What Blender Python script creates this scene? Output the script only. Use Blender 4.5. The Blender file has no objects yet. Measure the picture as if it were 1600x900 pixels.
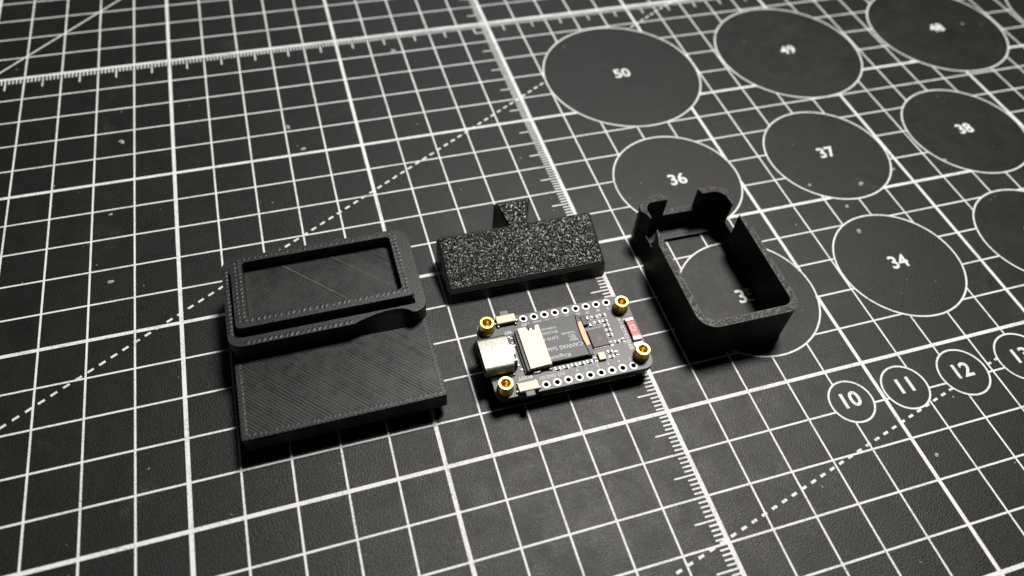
import bpy, bmesh, math, random
from mathutils import Vector, Matrix
from mathutils.geometry import tessellate_polygon
random.seed(7)
S = bpy.context.scene
COL = S.collection
R = math.radians
S.unit_settings.scale_length = 0.01          # one unit is one centimetre

# ------------------------------------------------------------------ camera
cam = bpy.data.objects.new('camera', bpy.data.cameras.new('camera'))
COL.objects.link(cam)
RW = [[0.9561172768453869, -0.2865556371101571, 0.06103785512412439],
      [-0.192379282395634, -0.7711586826850174, -0.6068809585284827],
      [0.2209750316725908, 0.5685069506698233, -0.7924455075381505]]
M = Matrix.Identity(4)
for i in range(3):
    M[i][0] = RW[0][i]; M[i][1] = -RW[1][i]; M[i][2] = -RW[2][i]
M[0][3], M[1][3], M[2][3] = -6.429679350988424, -6.3648064041408325, 14.619183172386482
cam.matrix_world = M
cam.data.sensor_width = 36
cam.data.lens = 1178.16 / 1600 * 36
cam.data.clip_start = 0.1
cam.data.clip_end = 500
cam.data.dof.use_dof = True
cam.data.dof.focus_distance = 16.9
cam.data.dof.aperture_fstop = 0.115
S.camera = cam

# ------------------------------------------------------------------ world and lamps
w = bpy.data.worlds.new('World'); S.world = w; w.use_nodes = True
bg = w.node_tree.nodes['Background']
bg.inputs[0].default_value = (0.95, 0.98, 1, 1); bg.inputs[1].default_value = 0.013

def area(name, loc, target, size, power, col):
    l = bpy.data.lights.new(name, 'AREA'); l.shape = 'DISK'; l.size = size; l.energy = power; l.color = col
    o = bpy.data.objects.new(name, l); COL.objects.link(o); o.location = loc
    o.rotation_euler = (Vector(target) - Vector(loc)).to_track_quat('-Z', 'Y').to_euler()
    return o
area('ceiling_lamp', (20, 25, 70), (-1, 2, 0), 17, 78000, (1, 0.975, 0.935))
area('far_lamp', (22, 96, 62), (-2, 8, 0), 46, 9500, (0.86, 0.95, 1))

S.view_settings.view_transform = 'Standard'
S.view_settings.look = 'None'
S.view_settings.exposure = 0
S.view_settings.gamma = 1

# ------------------------------------------------------------------ materials
class NT:
    def __init__(s, name):
        s.m = bpy.data.materials.new(name); s.m.use_nodes = True
        s.t = s.m.node_tree; s.b = s.t.nodes['Principled BSDF']; s.tc = None
    def n(s, typ, **kw):
        x = s.t.nodes.new(typ)
        for k, v in kw.items(): setattr(x, k, v)
        return x
    def l(s, a, b): s.t.links.new(a, b)
    def obj(s):
        if s.tc is None: s.tc = s.n('ShaderNodeTexCoord')
        return s.tc.outputs['Object']
    def map(s, scale=(1, 1, 1), rot=(0, 0, 0)):
        mp = s.n('ShaderNodeMapping'); mp.inputs['Scale'].default_value = scale; mp.inputs['Rotation'].default_value = rot
        s.l(s.obj(), mp.inputs[0]); return mp.outputs[0]
    def noise(s, scale, detail=3, rough=0.55, vec=None, dist=0.0):
        x = s.n('ShaderNodeTexNoise'); x.inputs['Scale'].default_value = scale; x.inputs['Detail'].default_value = detail
        x.inputs['Roughness'].default_value = rough; x.inputs['Distortion'].default_value = dist
        s.l(vec if vec is not None else s.obj(), x.inputs['Vector']); return x.outputs['Fac']
    def ramp(s, f, p0, c0, p1, c1):
        r = s.n('ShaderNodeValToRGB'); e = r.color_ramp.elements
        e[0].position = p0; e[0].color = c0 if len(c0) == 4 else (*c0, 1)
        e[1].position = p1; e[1].color = c1 if len(c1) == 4 else (*c1, 1)
        s.l(f, r.inputs[0]); return r.outputs[0]
    def mr(s, f, a, b, c, d):
        r = s.n('ShaderNodeMapRange'); 
        for i, v in enumerate((a, b, c, d)): r.inputs[i + 1].default_value = v
        s.l(f, r.inputs[0]); return r.outputs[0]
    def math(s, op, a, b=None, c=None):
        x = s.n('ShaderNodeMath', operation=op)
        for i, v in enumerate((a, b, c)):
            if v is None: continue
            if isinstance(v, (int, float)): x.inputs[i].default_value = v
            else: s.l(v, x.inputs[i])
        return x.outputs[0]
    def sep(s, vec=None):
        x = s.n('ShaderNodeSeparateXYZ'); s.l(vec if vec is not None else s.obj(), x.inputs[0]); return x.outputs
    def bump(s, h, strength, dist, normal=None):
        b = s.n('ShaderNodeBump'); b.inputs['Strength'].default_value = strength; b.inputs['Distance'].default_value = dist
        s.l(h, b.inputs['Height'])
        if normal is not None: s.l(normal, b.inputs['Normal'])
        return b.outputs[0]
    def set(s, **kw):
        for k, v in kw.items():
            i = s.b.inputs[k.replace('_', ' ')]
            if isinstance(v, (int, float)): i.default_value = v
            elif isinstance(v, tuple): i.default_value = (*v, 1) if len(v) == 3 else v
            else: s.l(v, i)
        return s

def plain(name, col, rough, metal=0.0, nscale=None, amp=0.25, bump=0.0, bs=40, spec=0.5):
    t = NT(name); t.set(Roughness=rough, Metallic=metal)
    t.b.inputs['Specular IOR Level'].default_value = spec
    f = t.noise(nscale or 12, 4)
    lo = tuple(c * (1 - amp) for c in col); hi = tuple(min(1, c * (1 + amp)) for c in col)
    t.set(Base_Color=t.ramp(f, 0.3, lo, 0.7, hi))
    if bump: t.set(Normal=t.bump(t.noise(bs, 4), bump, 0.01))
    return t.m

# mat surface: leathery black vinyl with smudges and scuffs
t = NT('mat_vinyl')
cloud = t.noise(0.35, 5, 0.6); fine = t.noise(7, 4, 0.7); smudge = t.noise(1.3, 6, 0.7, dist=0.6)
col = t.ramp(t.math('ADD', t.math('MULTIPLY', cloud, 0.6), t.math('MULTIPLY', fine, 0.4)), 0.3, (0.0062, 0.0063, 0.0062), 0.72, (0.0120, 0.0118, 0.0113))
pw = t.math('MULTIPLY', t.mr(t.noise(0.55, 3, 0.6, dist=0.5), 0.60, 0.74, 0, 1), t.mr(t.noise(9, 5, 0.8), 0.42, 0.75, 0, 1))
mx = t.n('ShaderNodeMix', data_type='RGBA'); t.l(pw, mx.inputs[0]); t.l(col, mx.inputs[6]); mx.inputs[7].default_value = (0.060, 0.059, 0.056, 1)
t.set(Base_Color=mx.outputs[2], Roughness=t.mr(smudge, 0.3, 0.75, 0.52, 0.36))
t.b.inputs['Specular IOR Level'].default_value = 0.33
peb = t.noise(30, 2, 0.5); peb2 = t.noise(64, 2, 0.5)
scr = t.noise(6, 3, 0.6, vec=t.map((0.25, 3.5, 1), (0, 0, 0.7)))
n1 = t.bump(t.math('ADD', t.mr(peb, 0.35, 0.65, 0, 1), t.math('MULTIPLY', peb2, 0.8)), 0.40, 0.008)
t.set(Normal=t.bump(scr, 0.06, 0.008, n1))
MAT_VINYL = t.m
t = NT('white_print')
f = t.noise(22, 5, 0.7)
wear = t.noise(1.1, 6, 0.75)
t.set(Base_Color=t.ramp(t.math('ADD', t.math('MULTIPLY', f, 0.62), t.math('MULTIPLY', wear, 0.38)), 0.38, (0.36, 0.36, 0.35), 0.50, (0.80, 0.80, 0.785)), Roughness=0.62, Normal=t.bump(t.noise(40, 3), 0.25, 0.006))
WHITE = t.m

PLA = (0.0105, 0.0102, 0.0098)
def pla(name, mode, pitch=0.074, strength=0.5, dist=0.02, rough=0.42, col=PLA, spec=0.5):
    t = NT(name); t.b.inputs['Specular IOR Level'].default_value = spec
    x, y, z = t.sep()
    f = t.noise(9, 4)
    t.set(Base_Color=t.ramp(f, 0.3, tuple(c * 0.8 for c in col), 0.7, tuple(c * 1.25 for c in col)))
    wob = t.math('MULTIPLY', t.noise(2.5, 2), 0.03)
    if mode == 'infill':       # 45 degree extrusion lines on flat faces, layer lines on walls
        d = t.math('ADD', t.math('MULTIPLY', t.math('ADD', x, y), 0.7071), wob)
        h = t.math('ABSOLUTE', t.math('SINE', t.math('MULTIPLY', d, math.pi / pitch)))
        lane = t.n('ShaderNodeTexNoise', noise_dimensions='1D'); lane.inputs['Scale'].default_value = 1.0; lane.inputs['Detail'].default_value = 2
        t.l(t.math('MULTIPLY', d, 1.3 / pitch), lane.inputs['W'])
        h = t.math('MULTIPLY', h, t.math('MULTIPLY', t.mr(t.noise(1.6, 4, 0.6), 0.3, 0.7, 0.35, 1.15), t.mr(lane.outputs['Fac'], 0.3, 0.7, 0.45, 1.2)))
        g = t.n('ShaderNodeNewGeometry'); nz = t.sep(g.outputs['Normal'])[2]
        k = t.math('GREATER_THAN', t.math('ABSOLUTE', nz), 0.8)
        lay = t.math('SINE', t.math('MULTIPLY', z, 2 * math.pi / 0.03))
        h = t.math('ADD', t.math('MULTIPLY', h, k), t.math('MULTIPLY', t.math('MULTIPLY', lay, 0.3), t.math('SUBTRACT', 1.0, k)))
        rr = t.mr(t.noise(5, 4, 0.7), 0.3, 0.7, rough - 0.06, rough + 0.12)
    elif mode == 'layers':
        lay = t.math('SINE', t.math('MULTIPLY', t.math('ADD', z, t.math('MULTIPLY', t.noise(3, 2), 0.01)), 2 * math.pi / 0.045))
        h = t.math('ADD', t.math('MULTIPLY', lay, 0.5), t.math('MULTIPLY', t.noise(40, 3), 0.5))
        rr = rough
    elif mode == 'fibre':      # short slanted glossy strokes
        v = t.map((26, 7, 10), (0, 0, R(-25)))
        h = t.noise(1.0, 3, 0.6, vec=v, dist=0.4)
        rr = rough
    else:
        h = t.noise(48, 3, 0.6); rr = rough
    t.set(Roughness=rr, Normal=t.bump(h, strength, dist))
    return t.m
PLA_INFILL = pla('printed_plastic_infill', 'infill', pitch=0.066, strength=0.42, dist=0.016, rough=0.40)
PLA_FLOOR = pla('printed_plastic_floor', 'infill', pitch=0.062, strength=0.42, dist=0.016)
PLA_RIM = pla('printed_plastic_rim', 'plain', strength=0.4, dist=0.014, rough=0.38)
PLA_LAYER = pla('printed_plastic_layers', 'layers', strength=0.45, dist=0.012, rough=0.55, col=(0.0075, 0.0073, 0.007), spec=0.3)
PLA_FIBRE = pla('printed_plastic_top', 'fibre', strength=0.5, dist=0.012, rough=0.5, col=(0.045, 0.043, 0.040))
PLA_STRAND = pla('printed_plastic_strand', 'plain', strength=0.2, dist=0.006, rough=0.26, col=(0.105, 0.10, 0.092), spec=0.8)  # scratched plastic made paler, gloss partly put into the base colour
PLA_SIDE = pla('printed_plastic_side', 'layers', strength=0.5, dist=0.014, rough=0.5, col=(0.016, 0.0145, 0.0135), spec=0.5)
PLA_GRAIN = pla('printed_plastic_grain', 'plain', strength=0.4, dist=0.01, rough=0.25, col=(0.022, 0.021, 0.0195), spec=0.75)

PCB = plain('solder_mask', (0.036, 0.036, 0.034), 0.44, 0, 8, 0.2, 0.06, 30, 0.6)
PCB_EDGE = plain('board_edge', (0.035, 0.030, 0.022), 0.6)
SILK = plain('silkscreen', (0.66, 0.66, 0.63), 0.6, 0, 40, 0.12)
PAD = plain('tinned_pad', (0.54, 0.53, 0.49), 0.5, 0.6, 30, 0.16, 0.2, 60)
SOLDER = plain('solder', (0.42, 0.41, 0.38), 0.33, 1.0, 30, 0.2, 0.4, 25)
STEEL = plain('shell_steel', (0.29, 0.29, 0.255), 0.48, 1.0, 18, 0.30, 0.3, 24)
CREAM = plain('nickel_plate', (0.52, 0.50, 0.415), 0.6, 0.6, 12, 0.06, 0.06, 30)
BUTTONM = plain('button_plate', (0.52, 0.465, 0.355), 0.58, 0.55, 20, 0.06, 0.06, 30)
BRASS = plain('brass', (0.80, 0.58, 0.16), 0.36, 1.0, 10, 0.08, 0.08, 40)
BLACKP = plain('black_plastic', (0.009, 0.009, 0.009), 0.42)
GREYP = plain('grey_plastic', (0.15, 0.155, 0.17), 0.5, 0, 20, 0.15)
CHIP = plain('chip_resin', (0.034, 0.034, 0.033), 0.48, 0, 14, 0.3, 0.15, 40)
CARDM = plain('card_plastic', (0.052, 0.052, 0.051), 0.48, 0, 20, 0.12, 0.12, 50)
CARDINK = plain('card_ink', (0.55, 0.56, 0.55), 0.6)
COPPER = plain('copper_contact', (0.62, 0.33, 0.20), 0.5, 0.25, 40, 0.25)
RED = plain('red_ceramic', (0.50, 0.016, 0.030), 0.36, 0, 18, 0.2)
RESB = plain('resistor_body', (0.045, 0.038, 0.026), 0.4, 0, 30, 0.4)
CRYS = plain('crystal_can', (0.50, 0.44, 0.31), 0.56, 0.7, 20, 0.06)
GLASS = plain('display_glass', (0.006, 0.006, 0.006), 0.12)
DUST = plain('dust_speck', (0.36, 0.35, 0.32), 0.85)
STAIN = plain('yellow_stain', (0.62, 0.58, 0.34), 0.8)
TRACE = plain('trace_mask', (0.045, 0.045, 0.043), 0.36)

# ------------------------------------------------------------------ mesh helpers
class MB:
    def __init__(s): s.v = []; s.f = []; s.mi = []
    def add(s, vs, fs, mi=0):
        o = len(s.v); s.v += [tuple(p) for p in vs]; s.f += [tuple(o + i for i in q) for q in fs]; s.mi += [mi] * len(fs); return s
    def box(s, x0, x1, y0, y1, z0, z1, mi=0, taper=0.0):
        t = taper
        vs = [(x0, y0, z0), (x1, y0, z0), (x1, y1, z0), (x0, y1, z0), (x0 + t, y0 + t, z1), (x1 - t, y0 + t, z1), (x1 - t, y1 - t, z1), (x0 + t, y1 - t, z1)]
        return s.add(vs, [(3, 2, 1, 0), (4, 5, 6, 7), (0, 1, 5, 4), (1, 2, 6, 5), (2, 3, 7, 6), (3, 0, 4, 7)], mi)
    def prism(s, outer, z0, z1, holes=(), bottom=True, top=True, mi=0, ztop=None, mi_top=None):
        loops = [list(outer)] + [list(h) for h in holes]
        flat = [p for lp in loops for p in lp]; n = len(flat)
        zt = ztop or (lambda x, y: z1)
        vs = [(x, y, z0) for x, y in flat] + [(x, y, zt(x, y)) for x, y in flat]
        side = []; o = 0
        for k, lp in enumerate(loops):
            m = len(lp); ar = sum(lp[i][0] * lp[(i + 1) % m][1] - lp[(i + 1) % m][0] * lp[i][1] for i in range(m))
            ccw = (ar > 0) == (k == 0)
            for i in range(m):
                a, b = o + i, o + (i + 1) % m
                side.append((a, b, n + b, n + a) if ccw else (b, a, n + a, n + b))
            o += m
        s.add(vs, side, mi)
        base = len(s.v) - 2 * n
        tris = tessellate_polygon([[Vector((x, y, 0)) for x, y in lp] for lp in loops])
        for tr in tris:
            a, b, c = [Vector((*flat[i], 0)) for i in tr]
            if (b - a).cross(c - a).z < 0: tr = (tr[0], tr[2], tr[1])
            if top: s.f.append(tuple(base + n + i for i in tr)); s.mi.append(mi if mi_top is None else mi_top)
            if bottom: s.f.append(tuple(base + i for i in reversed(tr))); s.mi.append(mi)
        return s
    def prism2(s, outer0, outer1, z0, z1, holes=(), bottom=True, top=True, mi=0, mi_top=None):
        n0 = len(s.v); s.prism(outer1, z0, z1, holes, bottom, top, mi, None, mi_top)
        for i, (x, y) in enumerate(outer0): s.v[n0 + i] = (x, y, z0)
        return s
    def loft(s, rings, cap0=True, cap1=True, mi=0, close=True):
        n = len(rings[0]); o = len(s.v)
        for r in rings: s.v += [tuple(p) for p in r]
        for k in range(len(rings) - 1):
            for i in range(n if close else n - 1):
                j = (i + 1) % n
                s.f.append((o + k * n + i, o + k * n + j, o + (k + 1) * n + j, o + (k + 1) * n + i)); s.mi.append(mi)
        if cap0: s.f.append(tuple(reversed(range(o, o + n)))); s.mi.append(mi)
        if cap1: s.f.append(tuple(range(o + (len(rings) - 1) * n, o + len(rings) * n))); s.mi.append(mi)
        return s
    def lathe(s, prof, cx, cy, n=32, mi=0):
        rings = [[(cx + r * math.cos(2 * math.pi * i / n), cy + r * math.sin(2 * math.pi * i / n), z) for i in range(n)] for r, z in prof]
        return s.loft(rings, False, False, mi)
    def build(s, name, mats, parent=None, smooth=False, bevel=0.0, seg=2):
        me = bpy.data.meshes.new(name); me.from_pydata(s.v, [], s.f); me.update()
        for m in (mats if isinstance(mats, (list, tuple)) else [mats]): me.materials.append(m)
        me.polygons.foreach_set('material_index', s.mi)
        if smooth: me.polygons.foreach_set('use_smooth', [True] * len(me.polygons))
        o = bpy.data.objects.new(name, me); COL.objects.link(o)
        if parent: o.parent = parent
        if bevel:
            b = o.modifiers.new('edge', 'BEVEL'); b.width = bevel; b.segments = seg; b.limit_method = 'ANGLE'; b.angle_limit = R(40); b.harden_normals = False
        return o

def rrect(x0, x1, y0, y1, r, n=6):
    rs = r if isinstance(r, (list, tuple)) else (r,) * 4     # BL BR TR TL
    out = []
    for (cx, cy, a0), q in zip(((x0, y0, 180), (x1, y0, 270), (x1, y1, 0), (x0, y1, 90)), rs):
        ox = cx + q if cx == x0 else cx - q; oy = cy + q if cy == y0 else cy - q
        if q < 1e-6: out.append((cx, cy)); continue
        for i in range(n + 1):
            a = R(a0 + 90 * i / n); out.append((ox + q * math.cos(a), oy + q * math.sin(a)))
    return out
def circle(cx, cy, r, n=32): return [(cx + r * math.cos(2 * math.pi * i / n), cy + r * math.sin(2 * math.pi * i / n)) for i in range(n)]
def inset(poly, d):
    n = len(poly); out = []
    for i in range(n):
        p0, p1, p2 = Vector(poly[i - 1]), Vector(poly[i]), Vector(poly[(i + 1) % n])
        a = (p1 - p0).normalized(); b = (p2 - p1).normalized()
        na = Vector((-a.y, a.x)); nb = Vector((-b.y, b.x)); m = (na + nb)
        k = m.length_squared; m = m * (2 / k) if k > 1e-6 else na
        if m.length > 2.2: m = m.normalized() * 2.2
        out.append(tuple(p1 + m * d))
    return out
def thing(name, label, cat, loc, rz=0.0):
    o = bpy.data.objects.new(name, None); COL.objects.link(o); o.location = loc; o.rotation_euler = (0, 0, rz)
    o.empty_display_size = 0.5
    o['label'] = label; o['category'] = cat; return o
_dg = None
def text_mesh(txt, size, depth=0.0, spacing=1.0, bold=0.0):
    c = bpy.data.curves.new('txt', 'FONT'); c.body = txt; c.size = size; c.align_x = 'CENTER'; c.align_y = 'CENTER'; c.extrude = depth
    c.space_character = spacing; c.offset = bold; c.resolution_u = 3
    o = bpy.data.objects.new('txt', c); COL.objects.link(o)
    dg = bpy.context.evaluated_depsgraph_get()
    me = bpy.data.meshes.new_from_object(o.evaluated_get(dg))
    bpy.data.objects.remove(o); bpy.data.curves.remove(c)
    return me
def text(name, txt, x, y, z, size, mat, parent, rz=0.0, depth=0.001, sx=1.0, spacing=1.0, bold=0.0):
    me = text_mesh(txt, size, depth, spacing, bold); me.name = name; me.materials.clear(); me.materials.append(mat)
    xs = [v.co.x for v in me.vertices]; ys = [v.co.y for v in me.vertices]
    cx, cy = (min(xs) + max(xs)) / 2, (min(ys) + max(ys)) / 2
    ca, sa = math.cos(rz), math.sin(rz)
    for v in me.vertices:
        px, py = (v.co.x - cx) * sx, v.co.y - cy
        v.co = (x + px * ca - py * sa, y + px * sa + py * ca, z + v.co.z)
    o = bpy.data.objects.new(name, me); COL.objects.link(o); o.parent = parent; return o

# ------------------------------------------------------------------ cutting mat
X0, X1, Y0, Y1 = -25.0, 33.0, -12.0, 30.0
mat = thing('cutting_mat', 'black cutting mat printed with white grid, rulers and numbered circles under everything', 'cutting mat', (0, 0, 0))
MB().prism(rrect(X0 - .8, X1 + .8, Y0 - .8, Y1 + .8, .6), -0.3, 0.0).build('mat_base', MAT_VINYL, mat)
BIG = [('50', 3.49, 11.46, 2.5), ('49', 9.5, 11.46, 2.45), ('48', 15.54, 11.53, 2.42), ('47', 21.5, 11.46, 2.37),
       ('36', 3.25, 6.635, 1.81), ('37', 8.09, 6.65, 1.855), ('38', 13.02, 6.63, 1.915),
       ('35', 3.29, 2.44, 1.76), ('34', 7.735, 2.455, 1.705), ('33', 12.2, 2.45, 1.66), ('32', 16.6, 2.45, 1.6), ('39', 18.1, 6.63, 1.95)]
SMALL = [('10', 4.2, -0.845, .52), ('11', 5.65, -0.84, .555), ('12', 7.27, -0.84, .61), ('13', 8.99, -0.845, .655), ('14', 10.8, -0.845, .7)]
CIR = [(x, y, r) for _, x, y, r in BIG + SMALL]
def clip(ax, ay, bx, by):
    "pieces of a segment outside all circles, as parameter intervals"
    dx, dy = bx - ax, by - ay; iv = [(0.0, 1.0)]
    for cx, cy, r in CIR:
        A = dx * dx + dy * dy; B = (ax - cx) * dx + (ay - cy) * dy; C = (ax - cx) ** 2 + (ay - cy) ** 2 - r * r
        D = B * B - A * C
        if D <= 0: continue
        t0, t1 = (-B - math.sqrt(D)) / A, (-B + math.sqrt(D)) / A
        nv = []
        for a, b in iv:
            if t1 <= a or t0 >= b: nv.append((a, b)); continue
            if t0 > a: nv.append((a, t0))
            if t1 < b: nv.append((t1, b))
        iv = nv
    return [i for i in iv if (i[1] - i[0]) > 1e-5]
def strip(mb, ax, ay, bx, by, wd, z, h=0.0022):
    L = math.hypot(bx - ax, by - ay)
    if L < 1e-4: return
    nx, ny = -(by - ay) / L * wd / 2, (bx - ax) / L * wd / 2
    q = [(ax + nx, ay + ny), (ax - nx, ay - ny), (bx - nx, by - ny), (bx + nx, by + ny)]
    mb.add([(x, y, 0.0004) for x, y in q] + [(x, y, z + h) for x, y in q], [(4, 5, 6, 7), (0, 1, 5, 4), (1, 2, 6, 5), (2, 3, 7, 6), (3, 0, 4, 7)])
def line(mb, ax, ay, bx, by, wd, z, name=None):
    for a, b in clip(ax, ay, bx, by):
        if name: mb = MB()
        strip(mb, ax + (bx - ax) * a, ay + (by - ay) * a, ax + (bx - ax) * b, ay + (by - ay) * b, wd, z)
        if name: mb.build(name, WHITE, mat)
n_line = 0
for i in range(int(X0), int(X1) + 1):
    mb = MB(); wd = 0.098 if i == 0 else (0.088 if i % 5 == 0 else 0.044)
    line(mb, i, Y0, i, Y1, wd, 0.0010 if i % 5 else 0.0028, 'grid_line')
for j in range(int(Y0), int(Y1) + 1):
    mb = MB(); wd = 0.098 if j == 15 else (0.088 if j % 5 == 0 else 0.044)
    line(mb, X0, j, X1, j, wd, 0.0018 if j % 5 else 0.0034, 'grid_line')
tick = MB()
def capsule(mb, ax, ay, bx, by, wd, z):
    L = math.hypot(bx - ax, by - ay); ux, uy = (bx - ax) / L, (by - ay) / L; r = wd / 2
    pts = []
    for k in range(7):
        a = math.pi / 2 + math.pi * k / 6; pts.append((ax + r * (math.cos(a) * ux - math.sin(a) * uy), ay + r * (math.cos(a) * uy + math.sin(a) * ux)))
    pts += [(bx + r * uy, by - r * ux), (bx - r * uy, by + r * ux)]
    mb.prism(pts, 0.0004, z, bottom=False)
for k in range(int(Y0 * 10), int(Y1 * 10)):
    y = k / 10
    if k % 10 == 0: continue
    capsule(tick, -0.50 if k % 10 == 5 else -0.225, y, -0.03, y, 0.038, 0.0041)
o = tick.build('ruler_scale', WHITE, mat); o['kind'] = 'stuff'
tick = MB()
for k in range(int(X0 * 10), int(X1 * 10)):
    x = k / 10
    if k % 10 == 0: continue
    if clip(x, 14.6, x, 15.0) != [(0.0, 1.0)]: continue
    capsule(tick, x, 15 - (0.50 if k % 10 == 5 else 0.225), x, 14.97, 0.038, 0.0045)
o = tick.build('ruler_scale', WHITE, mat); o['kind'] = 'stuff'
def dashes(px, py, ang, s0, s1, pitch=0.272, ln=0.145, wd=0.058):
    mb = MB(); ux, uy = math.cos(R(ang)), math.sin(R(ang)); s = s0
    while s < s1:
        line(mb, px + ux * s, py + uy * s, px + ux * (s + ln), py + uy * (s + ln), wd, 0.005); s += pitch
    o = mb.build('dashed_line', WHITE, mat); o['kind'] = 'stuff'
dashes(-6.818, 7.11, 30, -12.2, 22)
dashes(3.058, -2.122, 14.8, -7.0, 16, 0.281, 0.135)
mb = MB(); line(mb, -20, 10.06, -0.2, 29.86, 0.044, 0.0054); mb.build('diagonal_line', WHITE, mat)
for lab, cx, cy, r in BIG + SMALL:
    wd = 0.046
    MB().prism(circle(cx, cy, r + wd / 2, 96), 0.0004, 0.0060, [circle(cx, cy, r - wd / 2, 96)], bottom=False).build('circle_outline', WHITE, mat)
    text('number', lab, cx + (-.04 if lab == '35' else .02), cy + .05, 0.0045, 0.56 if r > 1 else 0.52, WHITE, mat, 0, 0.0012, 0.97 if r > 1 else 1.08, 1.0, 0.012)
# dust and crumbs lying on the mat
dust = MB()
def speck(x, y, r, ln=1.0, mi=0, h=0.5):
    a0 = random.uniform(0, 6.28); n = 6; ca, sa = math.cos(a0), math.sin(a0); base = []
    for i in range(n):
        a = 2 * math.pi * i / n; q = r * random.uniform(.7, 1.2); px, py = q * math.cos(a) * ln, q * math.sin(a)
        base.append((x + px * ca - py * sa, y + px * sa + py * ca, 0.001))
    dust.add(base + [(x, y, r * h + .002)], [(i, (i + 1) % n, n) for i in range(n)], mi)
for x, y, r, ln in ((-11.33, 11.57, .075, 1.6), (-11.53, 6.60, .055, 1.9), (5.32, -2.49, .04, 1.5), (-11.58, 8.84, .04, 1.6), (7.32, 3.70, .075, 1.2),
                    (2.15, 13.2, .03, 1), (-6.9, 11.2, .05, 2), (-3.3, 14.1, .10, 1.1), (-6.6, 10.2, .06, 1.3), (8.4, 5.3, .06, 1.5), (9.7, 5.6, .05, 1.5), (6.9, 5.6, .05, 1.5),
                    (7.5, 4.6, .05, 1.6), (11.5, 5.6, .05, 1.4), (16.7, 11.6, .05, 1.5), (6.6, -1.35, .022, 1.4)):
    speck(x, y, r, ln)
for _ in range(220):
    speck(random.uniform(-16, 20), random.uniform(-5, 18), random.uniform(.006, .016), random.uniform(1, 3))
speck(13.45, 10.02, .08, 2.2, 1, .04)
d = dust.build('dust', [DUST, STAIN]); d['kind'] = 'stuff'; d['label'] = 'pale dust specks and crumbs lying on the black mat'

# ------------------------------------------------------------------ two step holder (left)
A = thing('display_holder', 'black printed holder with raised empty rectangular tray and flat lower ledge', 'printed holder', (-6.72, 3.43, 0))
def la(p): return [(x + 6.72, y - 3.43) for x, y in p]
MB().prism(la(rrect(-8.35, -5.1, 1.95, 5.2, .1)), 0, .28).build('foot_block', PLA_LAYER, A)
MB().prism(la(rrect(-8.815, -4.665, 1.25, 5.5, .05, 3)), .27, .73, mi=1, mi_top=0).build('base_plate', [PLA_INFILL, PLA_LAYER], A, bevel=.055, seg=4)
def scoop(dy=0.0, d=1.0):
    return [(-6.24, 3.17), (-6.12, 3.215), (-5.96, 3.265), (-5.76, 3.315), (-5.55, 3.345), (-5.35, 3.35), (-5.18, 3.33), (-5.06, 3.27), (-5.0, 3.215), (-4.97, 3.19)]
def collar_poly(k_=1.0, d=0.0):
    o = rrect(-8.83 - d, -4.62, 3.17 - d, 5.62, (.30, .30, .34, .30), 7)
    k = 8
    return o[:k] + [(x, 3.17 + k_ * (y - 3.17)) for x, y in scoop()] + [p for p in o[k:] if not (p[0] < -4.95 and p[1] < 3.3)]
MB().prism2(la(collar_poly(-.30)), la(collar_poly(.62)), .7301, 1.06).build('collar', PLA_SIDE, A)
lip_in = rrect(-8.69, -4.78, 3.30, 5.48, (.2, .16, .2, .2), 6)
lip_in = rrect(-8.69, -4.86, 3.395, 5.48, (.2, .05, .1, .2), 6)
MB().prism2(la(collar_poly(.62)), la(collar_poly(1.0)), 1.0601, 1.18, [la(lip_in)], bottom=False).build('collar_lip', PLA_RIM, A, bevel=.028, seg=3)
ro = rrect(-8.61, -4.85, 3.47, 5.40, .12, 6); ri = rrect(-8.36, -5.08, 3.68, 5.24, .09, 6)
MB().prism(la(ro), 1.061, 1.405, [la(ri)]).build('tray_rim', PLA_RIM, A, bevel=.045, seg=4)
MB().prism(la(rrect(-8.358, -5.082, 3.682, 5.238, .088, 6)), 1.062, 1.13).build('tray_floor', PLA_FLOOR, A)
for (ax, ay), (bx, by) in (((-7.55, 5.2), (-6.1, 3.75)), ((-6.45, 5.2), (-5.15, 3.92))):
    sm = MB()
    for k in range(24):
        t0, t1 = k / 24, (k + 1) / 24; q = random.uniform(.008, .013)
        px, py, qx, qy = ax + (bx - ax) * t0 + 6.72, ay + (by - ay) * t0 - 3.43, ax + (bx - ax) * t1 + 6.72, ay + (by - ay) * t1 - 3.43
        sm.add([(px - q, py - q, 1.1302), (px + q, py + q, 1.1302), (qx + q, qy + q, 1.1302), (qx - q, qy - q, 1.1302), (px, py, 1.136), (qx, qy, 1.136)], [(0, 3, 5, 4), (4, 5, 2, 1), (0, 4, 1), (3, 2, 5)])
    sm.build('seam_line', PLA_STRAND, A)  # lighter plastic paints in the gloss along each ridge
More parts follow.
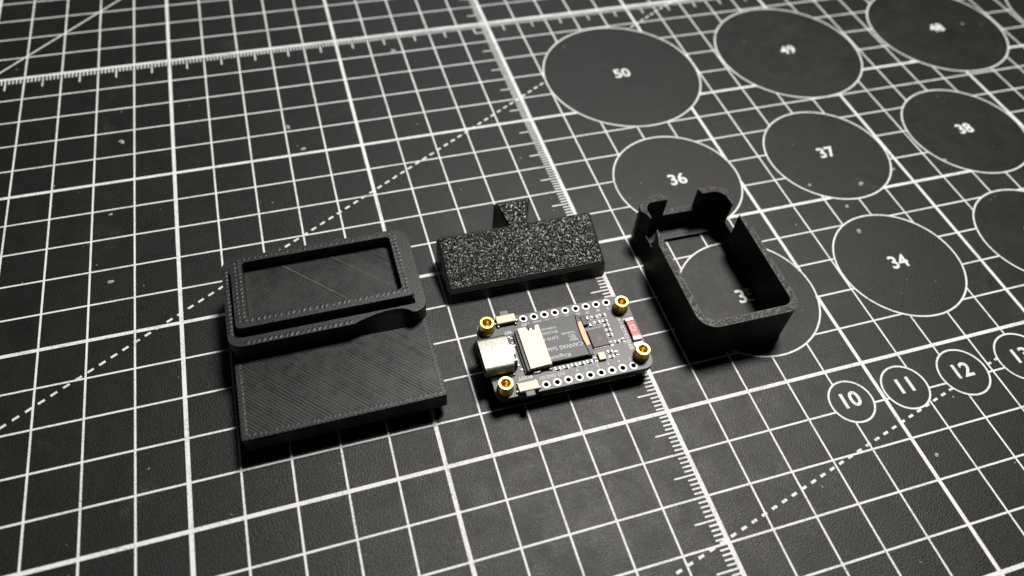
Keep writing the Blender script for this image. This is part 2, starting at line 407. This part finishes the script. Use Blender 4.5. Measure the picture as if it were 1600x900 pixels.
# beads where the extruded lines turn at the edges
def bead_row(mb, pts, pitch, ln, wd, h, z, slant, jitter=.12):
    for (ax, ay), (bx, by) in zip(pts[:-1], pts[1:]):
        L = math.hypot(bx - ax, by - ay); n = max(1, int(L / pitch)); base = math.atan2(by - ay, bx - ax)
        for i in range(n):
            t_ = (i + .5 + random.uniform(-jitter, jitter)) / n; x, y = ax + (bx - ax) * t_, ay + (by - ay) * t_
            a = base + R(slant + random.gauss(0, 6)); ca, sa = math.cos(a), math.sin(a); hh = h * random.uniform(.35, .95); ln_, wd_ = ln * random.uniform(1.0, 1.5), wd * random.uniform(1.3, 1.9)
            f = lambda u, v: (x + u * ca - v * sa, y + u * sa + v * ca)
            P = [(*f(-ln_, 0), z), (*f(-ln_ * .6, -wd_), z), (*f(ln_ * .6, -wd_), z), (*f(ln_, 0), z), (*f(ln_ * .6, wd_), z), (*f(-ln_ * .6, wd_), z), (*f(-ln_ * .5, 0), z + hh), (*f(ln_ * .5, 0), z + hh)]
            mb.add([(p[0] + 6.72, p[1] - 3.43, p[2]) for p in P], [(0, 1, 6), (1, 2, 7, 6), (2, 3, 7), (3, 4, 7), (4, 5, 6, 7), (5, 0, 6)])
def border(x0, x1, y0_, y1_, z, wd, name):
    mb = MB(); f = lambda x, y: (x + 6.72, y - 3.43)
    mb.prism([f(*q) for q in rrect(x0, x1, y0_, y1_, .04, 3)], z - .004, z + .005, [[f(*q) for q in rrect(x0 + wd, x1 - wd, y0_ + wd, y1_ - wd, .03, 3)]], bottom=False)
    mb.build(name, PLA_RIM, A, bevel=.004)
border(-8.775, -4.715, 1.29, 5.3, .73, .026, 'plate_border'); border(-8.74, -4.75, 1.325, 5.3, .73, .018, 'plate_border')
b = MB()
bead_row(b, [(-8.72, 1.335), (-4.76, 1.335)], .104, .045, .02, .012, .7295, 60)
bead_row(b, [(-8.73, 3.1), (-8.73, 1.36)], .09, .05, .022, .011, .7295, 55)
bead_row(b, [(-4.755, 1.4), (-4.755, 3.1)], .09, .03, .016, .008, .7295, 40)
o = b.build('extrusion_beads', PLA_RIM, A, smooth=True); o['kind'] = 'stuff'
b = MB()
bead_row(b, [(-8.5, 3.245), (-6.25, 3.245)], .112, .055, .026, .016, 1.1795, 50)
bead_row(b, [(-8.755, 5.3), (-8.755, 3.5)], .10, .055, .03, .016, 1.1795, -130)
bead_row(b, [(-4.69, 3.5), (-4.69, 5.3)], .12, .02, .012, .006, 1.1795, 90)
bead_row(b, [(-8.5, 5.555), (-4.9, 5.555)], .12, .03, .02, .014, 1.1795, 90)
o = b.build('extrusion_beads', PLA_RIM, A, smooth=True); o['kind'] = 'stuff'
b = MB()
bead_row(b, [(-8.45, 3.635), (-5.0, 3.635)], .115, .05, .02, .016, 1.4045, 62)
bead_row(b, [(-8.53, 5.3), (-8.53, 3.6)], .10, .04, .018, .014, 1.4045, 60)
bead_row(b, [(-8.43, 5.3), (-8.43, 3.6)], .10, .04, .018, .014, 1.4045, -60)
bead_row(b, [(-4.97, 3.6), (-4.97, 5.3)], .10, .04, .022, .016, 1.4045, 50)
bead_row(b, [(-5.05, 3.6), (-5.05, 5.3)], .10, .03, .018, .014, 1.4045, -50)
bead_row(b, [(-8.5, 5.33), (-5.0, 5.33)], .12, .03, .018, .015, 1.4045, 90)
o = b.build('extrusion_beads', PLA_RIM, A, smooth=True); o['kind'] = 'stuff'

# ------------------------------------------------------------------ speckled wedge foot with dovetail (centre)
W = thing('dovetail_foot', 'black printed wedge block with coarse speckled sloping top and dovetail tongue', 'printed block', (-1.96, 4.73, 0), R(-0.7))
def zt(x, y): return 0.40 + (y + 0.70) * 0.325
hw, y0, y1 = 1.985, -0.70, 0.70
dl = -2.16 + 1.96; 
out = [(-hw, y0 + .06), (-hw + .06, y0), (hw - .06, y0), (hw, y0 + .06), (hw, y1 - .06), (hw - .06, y1)]
dove = [(.35, y1), (.33, y1 + .06), (.565, y1 + .60), (-.375, y1 + .60), (-.17, y1 + .07), (-.20, y1)]
out = out + dove + [(-hw + .06, y1), (-hw, y1 - .06)]
ins = inset(out, 0.075)
n = len(out)
mb = MB()
mb.loft([[(x * 1.004, y - (.07 if y < 0 else 0), 0) for x, y in out], [(x, y, zt(x, y) - .07) for x, y in out], [(x, y, zt(x, y)) for x, y in ins]], False, False)
tr = tessellate_polygon([[Vector((x, y, 0)) for x, y in ins]])
for q in tr:
    a_, b_, c_ = [Vector((*ins[i], 0)) for i in q]
    if (b_ - a_).cross(c_ - a_).z < 0: q = (q[0], q[2], q[1])
    mb.f.append(tuple(2 * n + i for i in q)); mb.mi.append(0)
mb.build('block_body', PLA_SIDE, W)
def grain(name, corners, nx, ny, zoff):
    (ax, ay), (bx, by), (cx, cy), (dx, dy) = corners
    mb = MB(); idx = {}
    raw = [[random.gauss(0, 1) for _ in range(nx + 1)] for _ in range(ny + 1)]
    for j in range(ny + 1):
        for i in range(nx + 1):
            u, v = i / nx, j / ny
            x = (ax * (1 - u) + bx * u) * (1 - v) + (dx * (1 - u) + cx * u) * v
            y = (ay * (1 - u) + by * u) * (1 - v) + (dy * (1 - u) + cy * u) * v
            edge = i in (0, nx) or j in (0, ny)
            s = 0; k = 0
            for jj in (j - 1, j, j + 1):
                for ii in (i - 1, i, i + 1):
                    if 0 <= jj <= ny and 0 <= ii <= nx:
                        wt = 2.6 if (ii == i and jj == j) else .7
                        s += raw[jj][ii] * wt; k += wt
            z = zt(x, y) + zoff + (0 if edge else max(-.006, .0235 * s / k))
            if not edge: x += random.uniform(-.004, .004); y += random.uniform(-.004, .004)
            mb.v.append((x, y, z))
    for j in range(ny):
        for i in range(nx):
            p = j * (nx + 1) + i; mb.f.append((p, p + 1, p + nx + 2, p + nx + 1)); mb.mi.append(0)
    return mb.build(name, PLA_GRAIN, W)
grain('speckled_face', [(-hw + .08, y0 + .08), (hw - .08, y0 + .08), (hw - .08, y1 - .08), (-hw + .08, y1 - .08)], 340, 116, .006)
grain('speckled_tongue', [(-.115, y1 - .082), (.26, y1 - .082), (.475, y1 + .53), (-.285, y1 + .53)], 54, 54, .007)

# ------------------------------------------------------------------ open bezel frame (right)
F = thing('bezel_frame', 'black printed hollow frame standing on the mat with notched sides and two back tabs', 'printed frame', (2.345, 3.13, 0), R(-0.6))
def lf(p): return [(x - 2.345, y - 3.13) for x, y in p]
XL, XR, YF, YB = 1.085, 3.605, 1.10, 5.17
IL, IR, IF, IB = 1.255, 3.44, 1.295, 4.985
def scooped(k_=1.0):
    o = rrect(XL, XR, YF, YB, (.44, .38, .46, .40), 8)     # BL BR TR TL, counter-clockwise from left of BL
    k = 9
    return o[:2 * k] + [(XR + k_ * (x - XR), y) for x, y in ((XR, 3.62), (3.54, 3.85), (3.50, 4.08), (3.49, 4.28), (3.50, 4.48), (3.55, 4.66), (XR, 4.72))] + o[2 * k:] + [(XL + k_ * (x - XL), y) for x, y in ((XL, 4.78), (1.15, 4.68), (1.225, 4.48), (1.235, 4.28), (1.225, 4.08), (1.16, 3.85), (XL, 3.62))]
inner = rrect(IL, IR, IF, IB, (.28, .22, .30, .24), 8)
full = rrect(XL, XR, YF, YB, (.44, .38, .46, .40), 8)
body = MB()
body.prism2(lf(scooped(0)), lf(scooped(1)), 0, .34, [lf(inner)])
body.prism(lf(scooped()), .3402, .55, [lf(inner)], bottom=False)
# front U
fu = rrect(XL, XR, YF, YB, (.44, .38, 0, 0), 8)[:18]
iu = rrect(IL, IR, IF, IB, (.28, .22, 0, 0), 8)[:18]
U = fu + [(XR, 3.62), (3.54, 3.85), (3.49, 4.04), (3.465, 4.10), (3.442, 4.08)] + list(reversed(iu)) + [(1.258, 4.08), (1.235, 4.10), (1.20, 4.04), (1.16, 3.85), (XL, 3.62)]
front = MB().prism(lf(U), .5502, 1.2, bottom=False)
ob = rrect(XL, XR, YF, YB, (0, 0, .46, .40), 8); ob = ob[2:]       # TR arc then TL arc
ib = rrect(IL, IR, IF, IB, (0, 0, .30, .24), 8); ib = ib[2:]
TRo, TLo = ob[:9], ob[9:]; TRi, TLi = ib[:9], ib[9:]
rt = [(3.45, 4.48), (3.475, 4.47), (3.52, 4.60), (XR - .002, 4.71)] + TRo + [(2.82, YB), (2.875, IB)] + list(reversed(TRi))
lt = [(1.87, YB)] + TLo + [(XL + .002, 4.77), (1.16, 4.66), (1.235, 4.48), (1.257, 4.49)] + list(reversed(TLi)) + [(1.905, IB), ]
tabr = MB().prism(lf(rt), .5502, 1.2, bottom=False)
tabl = MB().prism(lf(lt), .5502, 1.2, bottom=False)
rail = MB().prism(lf([(1.90, IB + .001), (2.875, IB + .001), (2.825, YB - .001), (1.868, YB - .001)]), .5502, .62, bottom=False)
body.build('frame_wall', PLA_LAYER, F)
front.build('front_wall', PLA_LAYER, F)
tabr.build('back_tab', PLA_LAYER, F); tabl.build('back_tab', PLA_LAYER, F); rail.build('back_rail', PLA_LAYER, F)
# the rough top skins, paler so their colour carries part of the sheen
def skin(poly, z, name):
    p = inset(lf(poly), .008); mb = MB(); mb.prism(p, z, z + .006, bottom=False); return mb.build(name, PLA_FIBRE, F)
skin(U, 1.2005, 'top_skin'); skin(rt, 1.2005, 'top_skin'); skin(lt, 1.2005, 'top_skin')
skin([(1.90, IB + .001), (2.875, IB + .001), (2.825, YB - .001), (1.868, YB - .001)], .6205, 'top_skin')
def strokes(poly, z, count, name='top_strands'):
    p = lf(poly); xs = [q[0] for q in p]; ys = [q[1] for q in p]; mb = MB(); pi = inset(p, .022)
    def inside(x, y, pp):
        c = False; n_ = len(pp)
        for i in range(n_):
            (x1, y1_), (x2, y2_) = pp[i], pp[(i + 1) % n_]
            if (y1_ > y) != (y2_ > y) and x < (x2 - x1) * (y - y1_) / (y2_ - y1_) + x1: c = not c
        return c
    m_ = 0; tries = 0
    while m_ < count and tries < count * 60:
        tries += 1
        x, y = random.uniform(min(xs), max(xs)), random.uniform(min(ys), max(ys))
        if not inside(x, y, pi): continue
        a = R(random.gauss(28, 10)); L = random.uniform(.025, .065); wd = random.uniform(.010, .018); h = random.uniform(.008, .020)
        ca, sa = math.cos(a), math.sin(a)
        if not (inside(x + L * ca, y + L * sa, p) and inside(x - L * ca, y - L * sa, p)): L *= .4
        f = lambda u, v: (x + u * ca - v * sa, y + u * sa + v * ca)
        mb.add([(*f(-L, 0), z), (*f(0, -wd), z), (*f(L, 0), z), (*f(0, wd), z), (*f(-L * .4, 0), z + h), (*f(L * .4, 0), z + h)], [(0, 1, 4), (1, 5, 4), (1, 2, 5), (2, 3, 5), (3, 4, 5), (3, 0, 4)]); m_ += 1
    o = mb.build(name, PLA_STRAND, F); o['kind'] = 'stuff'
strokes(U, 1.2064, 900); strokes(rt, 1.2064, 170); strokes(lt, 1.2064, 170)
strokes([(1.90, IB + .001), (2.875, IB + .001), (2.825, YB - .001), (1.868, YB - .001)], .6264, 90)
il = rrect(IL + .001, IR - .001, IF + .001, IB - .001, (.279, .219, .299, .239), 8)
MB().prism(lf(il), 0, .10, [lf(rrect(1.40, 3.40, 1.43, 4.61, .25, 8))]).build('window_flange', PLA_RIM, F, bevel=.012)
rb = MB()
for k in range(26):
    x = 1.45 + k * .072; rb.box(x - 2.345, x + .03 - 2.345, 4.66 - 3.13, 4.93 - 3.13, .0995, .112, taper=.008)
o = rb.build('flange_ribs', PLA_RIM, F); o['kind'] = 'stuff'

# ------------------------------------------------------------------ circuit board
B = thing('circuit_board', 'small dark circuit board with silver plug socket, brass posts and red chip', 'circuit board', (-1.506, 1.942, 0), R(-1.0))
ZT = .50
BL_, BR_, BY = -2.125, 1.512, 1.016
PX = [-1.006 + .254 * k for k in range(9)]
holes = [circle(x, y, .053, 16) for x in PX for y in (-.889, .889)]
pcb = MB().prism(rrect(BL_, BR_, -BY, BY, .24, 8), .345, ZT, holes, mi=1, mi_top=0)
pcb.build('board', [PCB, PCB_EDGE], B)
me_pad = None
for y in (-.889, .889):
    for x in PX:
        if me_pad is None:
            ml = MB().prism(circle(0, 0, .091, 24), 0, .006, [circle(0, 0, .058, 16)], bottom=False)
            o = ml.build('pin_pad', PAD, B, bevel=0); me_pad = o.data
        else:
            o = bpy.data.objects.new('pin_pad', me_pad); COL.objects.link(o); o.parent = B
        o.location = (x, y, ZT + .0003); o.rotation_euler = (R(random.uniform(-.15, .15)), 0, R(random.uniform(0, 360))); o.scale = (random.uniform(.97, 1.06), random.uniform(.97, 1.06), 1)
MB().prism(rrect(-2.0, 1.40, -.97, .97, .1), .0, .265).build('display_module', GLASS, B, bevel=.02)
MB().box(-1.13, 1.10, -1.0, -.972, .215, .27).build('metal_edge', STEEL, B, bevel=.008)
tail = MB()
for x in PX:
    tail.lathe([(.075, .3445), (.06, .31), (.02, .285)], x, -.93, 10)
o = tail.build('solder_joint', SOLDER, B, smooth=True)
# brass posts
for x, y in ((-1.90, .79), (-1.90, -.80), (1.285, .66), (1.285, -.68)):
    prof = [(.185, ZT + .0004), (.185, ZT + .02), (.165, ZT + .035), (.165, ZT + .268), (.155, ZT + .28), (.112, ZT + .28), (.098, ZT + .262)]
    post = MB().lathe(prof, 0, 0, 40).build('brass_post', BRASS, B, smooth=True); post.location = (x, y, 0)
    md = post.modifiers.new('s', 'EDGE_SPLIT'); md.split_angle = R(38)
    th = []
    for k in range(7): th += [(.098, ZT + .262 - k * .034), (.086, ZT + .245 - k * .034)]
    th += [(.08, ZT + .01), (.001, ZT + .008)]
    MB().lathe(th, 0, 0, 32).build('thread', BRASS, post, smooth=True)
# usb socket
U_ = MB()
def tube(x0, x1, w, h, r, th, z0, mb, mi=0):
    yo = rrect(-w / 2, w / 2, z0, z0 + h, r, 7); yi = rrect(-w / 2 + th, w / 2 - th, z0 + th, z0 + h - th, max(.01, r - th), 7)
    rings = [[(x, y, z) for y, z in p] for x, p in ((x1, yi), (x0 + .004, yi), (x0, yo), (x1, yo), (x1, yi))]
    mb.loft([list(q) for q in rings], False, False, mi)
yc = -.025
tube(-2.24, -1.60, .90, .315, .13, .03, ZT + .006, U_)
U_.v = [(x, y + yc, z) for x, y, z in U_.v]
usb = U_.build('usb_socket', STEEL, B, smooth=True)
md = usb.modifiers.new('s', 'EDGE_SPLIT'); md.split_angle = R(50)
zt_ = ZT + .006 + .315
MB().prism([(-1.601, -.34), (-1.50, -.33), (-1.495, -.30), (-1.56, -.29), (-1.565, -.18), (-1.50, -.17), (-1.49, .02), (-1.53, .08), (-1.585, .09), (-1.59, .31), (-1.601, .31)], zt_ - .03, zt_ - .0008).build('shell_tab', STEEL, usb)
MB().prism(circle(-1.70, .06, .035, 14), zt_ - .01, zt_ + .006).build('shell_dimple', SOLDER, usb, bevel=.008)
MB().box(-2.05, -1.61, -.30, .25, ZT + .11, ZT + .20).build('tongue', BLACKP, usb)
for x in (-2.02, -1.66):
    for y in (-.50, .44):
        MB().box(x - .10, x + .08, y - .035, y + .035, ZT, ZT + .05, taper=.02).build('shell_leg', SOLDER, usb, bevel=.01)
MB().box(-1.60, -1.50, -.36, .31, ZT, zt_ - .06).build('socket_back', BLACKP, usb)
pin = MB()
for k in range(12): pin.box(-1.50, -1.44, -.30 + k * .05, -.272 + k * .05, ZT, ZT + .03)
pin.build('socket_pins', SOLDER, usb)
# card slot
sl = MB().prism([(-1.265, -.535), (-.765, -.51), (-.762, .555), (-.845, .556), (-.872, .50), (-.885, .435), (-1.03, .44), (-1.055, .50), (-1.07, .548), (-1.268, .54)], ZT + .155, ZT + .178)
slot = sl.build('card_slot', CREAM, B, bevel=.006)
MB().box(-1.255, -.772, -.52, -.508, ZT + .004, ZT + .154).build('slot_side', STEEL, slot)
MB().box(-1.255, -1.06, .525, .538, ZT + .004, ZT + .154).build('slot_side', STEEL, slot)
MB().box(-1.335, -1.268, -.545, .53, ZT, ZT + .13).build('slot_back', BLACKP, slot, bevel=.01)
MB().box(-1.375, -1.336, -.545, .50, ZT, ZT + .045).build('slot_lip', BLACKP, slot)
cb = MB()
for k in range(22): cb.box(-1.37, -1.34, -.50 + k * .045, -.48 + k * .045, ZT + .045, ZT + .075)
o = cb.build('slot_contacts', GREYP, slot); o['kind'] = 'stuff'
MB().prism(circle(-.965, .475, .03, 12), ZT + .12, ZT + .15).build('slot_contact', SOLDER, slot)
for x0, x1, y in ((-1.22, -1.02, -.565), (-.86, -.76, -.555), (-1.24, -1.12, .57)):
    MB().box(x0, x1, y - .03, y + .03, ZT, ZT + .045, taper=.015).build('slot_leg', SOLDER, slot, bevel=.008)
text('printed_label', 'V8', -.98, -.5212, ZT + .08, .085, SILK, slot, R(180)) if False else None
# push buttons
def button(name, x, y, sgn):
    bt = MB().box(x - .225, x + .225, y - .105, y + .105, ZT + .045, ZT + .125).build(name, BUTTONM, B, bevel=.012)
    MB().box(x - .215, x + .215, y - .10, y + .10, ZT + .004, ZT + .044).build('button_case', BLACKP, bt)
    MB().box(x - .10, x + .10, y + sgn * .105 + (-.13 if sgn < 0 else .002), y + sgn * .105 + (-.002 if sgn < 0 else .13), ZT + .02, ZT + .105).build('plunger', GREYP, bt, bevel=.012)
    for k in (-1, 1):
        MB().box(x + k * .25 - .035, x + k * .25 + .035, y - .075, y - .01, ZT, ZT + .05, taper=.012).build('button_leg', SOLDER, bt, bevel=.008)
        MB().box(x + k * .20 - .03, x + k * .20 + .03, y - sgn * .13 - .03, y - sgn * .13 + .03, ZT, ZT + .06, taper=.012).build('button_leg', SOLDER, bt, bevel=.008)
button('boot_button', -1.415, -.89, -1)
button('reset_button', -1.425, .91, 1)
# chips
ch = MB().box(.300, .690, -.262, .232, ZT + .002, ZT + .052).build('main_chip', CHIP, B, bevel=.01)
ped = MB()
for k in range(9):
    ped.box(.33 + k * .038, .35 + k * .038, -.285, -.262, ZT, ZT + .02); ped.box(.33 + k * .038, .35 + k * .038, .232, .255, ZT, ZT + .02)
ped.build('chip_leads', PAD, ch)
MB().prism(circle(.52, -.06, .06, 16), ZT + .0523, ZT + .0527, bottom=False).build('chip_mark', BLACKP, ch)
MB().box(.255, .385, .345, .615, ZT, ZT + .09).build('regulator_chip', CHIP, B, bevel=.012)
MB().box(.322, .488, -.613, -.418, ZT + .004, ZT + .075).build('crystal', CRYS, B, bevel=.012)
# small chips with white outline
def smd(x, y, rz, L, Wd, kind='box'):
    r = MB()
    r.box(-L * .24, L * .24, -Wd * .30, Wd * .30, 0, .035, 0); r.box(-L * .345, -L * .245, -Wd * .27, Wd * .27, 0, .034, 1); r.box(L * .245, L * .345, -Wd * .27, Wd * .27, 0, .034, 1)
    o = r.build('resistor', [RESB, SOLDER], B); o.location = (x, y, ZT + .0005); o.rotation_euler = (0, 0, R(rz))
    hw_, hh = L / 2, Wd / 2; t_ = .0135
    m = MB()
    if kind == 'box':
        m.prism(rrect(-hw_, hw_, -hh, hh, .012, 2), 0, .002, [rrect(-hw_ + t_, hw_ - t_, -hh + t_, hh - t_, .006, 2)], bottom=False)
    else:      # two brackets
        for s in (-1, 1):
            p = [(s * .03, -hh), (s * (hw_ - .03), -hh), (s * hw_, -hh + .03), (s * hw_, hh - .03), (s * (hw_ - .03), hh), (s * .03, hh), (s * .03, hh - t_), (s * (hw_ - .035), hh - t_), (s * (hw_ - t_), hh - .035), (s * (hw_ - t_), -hh + .035), (s * (hw_ - .035), -hh + t_), (s * .03, -hh + t_)]
            m.prism(p if s > 0 else list(reversed(p)), 0, .002, bottom=False)
    k = m.build('outline_print', SILK, o)
for x, y in ((-.643, -.575), (-.455, -.575), (-.265, -.57), (-.08, -.57), (.10, -.565)): smd(x, y, 0, .172, .125, 'bracket')
smd(.245, -.55, 90, .15, .11, 'bracket')
for x, y, rz in ((.603, .549, 0), (.805, .557, 0), (.618, .395, 0)): smd(x, y, rz, .19, .115, 'box')
for x, y, rz in ((.806, .394, 0), (.802, .262, 0), (.797, .128, 0), (.793, -.006, 0), (.889, -.205, 0), (.636, -.425, 0), (.628, -.56, 0)): smd(x, y, rz, .155, .118, 'bracket')
for x, y, rz in ((.735, -.235, 90), (1.036, -.215, 90), (.768, -.505, 90)): smd(x, y, rz, .155, .118, 'bracket')
for x, y in ((.432, .55), (.437, .355)):
    MB().box(x - .035, x + .035, y - .05, y + .05, ZT, ZT + .04, taper=.01).build('solder_pad', SOLDER, B, bevel=.008)
for x, y in ((-1.42, .42), (-1.45, .30), (-1.40, .22), (-1.47, .46), (-1.42, -.42)):
    MB().box(x - .03, x + .03, y - .02, y + .02, ZT, ZT + .03, taper=.008).build('solder_pad', SOLDER, B)
# red ceramic antenna
an = MB().box(1.255, 1.448, -.215, .225, ZT + .01, ZT + .085).build('antenna_chip', RED, B, bevel=.01)
for y0_, y1_ in ((.2255, .305), (-.30, -.2155)):
    MB().box(1.25, 1.453, y0_, y1_, ZT + .008, ZT + .088).build('antenna_terminal', PAD, an, bevel=.008)
MB().box(1.25, 1.455, .31, .345, ZT, ZT + .012).build('antenna_pad', PAD, an)
MB().box(1.245, 1.455, -.44, -.325, ZT, ZT + .012).build('antenna_pad', PAD, an)
MB().box(1.257, 1.446, -.2150, -.185, ZT + .0852, ZT + .0858).build('antenna_band', SILK, an)
text('printed_label', 'C3', 1.352, .02, ZT + .0858, .17, SILK, an, R(90), .0006, .9, 1, .004)
# silkscreen words, upside down like the board
for x, s in zip((-1.045, -.85, -.60), ('5V', 'GND', '3V3')): text('printed_label', s, x, -.71, ZT + .001, .115, SILK, B, R(180), .0006, .95, 1, .002)
for x, s in zip((-.235, -.02, .245, .50, .755, 1.015), ('0', '1', '2', '3', '4', '5')): text('printed_label', s, x, -.705, ZT + .001, .10, SILK, B, R(180), .0006, 1, 1, .002)
for x, s in zip((-1.0, -.72, -.48, -.25, .005, .27, .50, .765, 1.01), ('TXD', 'RXD', '13', '12', '23', '20', '19', '18', '9')): text('printed_label', s, x, .725, ZT + .001, .10, SILK, B, R(180), .0006, .95, 1, .002)
text('printed_label', 'BOOT', -1.40, -.62, ZT + .001, .115, SILK, B, R(180), .0006, 1, 1, .003)
text('printed_label', 'RST', -1.46, .60, ZT + .001, .105, SILK, B, R(180), .0006, 1, 1, .003)
text('printed_label', 'ESP32-C6-LCD-1.47', 1.155, -.02, ZT + .001, .118, SILK, B, R(90), .0006, .92, 1, .003)
for xa, ya, xb, yb in ((-.98, -.79, .05, -.79), (.0, -.635, .65, -.635), (-.75, .66, -.1, .66), (.45, .63, 1.05, .63)):
    m = MB(); m.box(xa, xb, ya - .006, ya + .006, ZT + .0002, ZT + .0009); m.build('board_trace', TRACE, B)
via = MB()
for x, y in [(1.085, .38 - k * .045) for k in range(12)] + [(1.06, -.33 - k * .04) for k in range(4)] + [(-.10 + k * .04, -.66) for k in range(5)] + [(.32 + k * .05, -.675) for k in range(6)] + [(.85 + k * .04, -.30) for k in range(4)]:
    via.prism(circle(x, y, .011, 8), ZT + .0002, ZT + .0008, bottom=False)
o = via.build('via_dots', BLACKP, B); o['kind'] = 'stuff'

# ------------------------------------------------------------------ memory card
K = thing('memory_card', 'grey memory card with pale print pushed into the board slot', 'memory card', (-1.506, 1.942, 0), R(-1.0))
z0, z1 = ZT + .076, ZT + .145
arc = [(.128, -.455), (.112, -.33), (.098, -.20), (.092, -.05), (.092, .10), (.095, .30), (.105, .45), (.128, .60), (.132, .645)]
MB().prism([(-1.0, -.452)] + arc + [(-1.0, .625)], z0, z1).build('card_body', CARDM, K, bevel=.006)
lip = [(.150, -.462), (.235, -.462), (.240, -.20), (.238, .10), (.236, .40), (.226, .640), (.155, .648), (.128, .45), (.118, .30), (.115, .10), (.115, -.05), (.121, -.20), (.135, -.33)]
MB().prism(lip, z0, z1 - .018).build('card_edge', CARDM, K, bevel=.005)
MB().prism([(.07, -.46), (.16, -.46), (.13, 0), (.16, .64), (.07, .63)], z0 + .004, z0 + .02).build('card_web', BLACKP, K)
MB().prism([(.148, -.205), (.232, -.205), (.232, .10), (.228, .44), (.150, .44), (.126, .28), (.124, -.02)], z1 - .0178, z1 - .0165, bottom=False).build('contact_strip', COPPER, K)
for s, x, y, sz, sx in (('Kingston', -.53, -.352, .135, 1.0), ('CANVAS Sele', -.345, -.145, .145, .98), ('micro', -.10, -.015, .085, 1.0), ('SD', -.10, .055, .10, 1.3), ('HC I', -.115, .115, .07, 1.1), ('TAIWAN', -.16, .195, .075, 1.1),
                    ('U', -.47, .135, .13, 1.1), ('V10 A1', -.66, .135, .11, 1.0), ('SDCS2/32', -.57, .295, .09, 1.0), ('31684-010', -.56, .405, .08, 1.0)):
    text('printed_label', s, x, y, z1 + .0008, sz, CARDINK, K, R(180), .0004, sx, 1, .002)
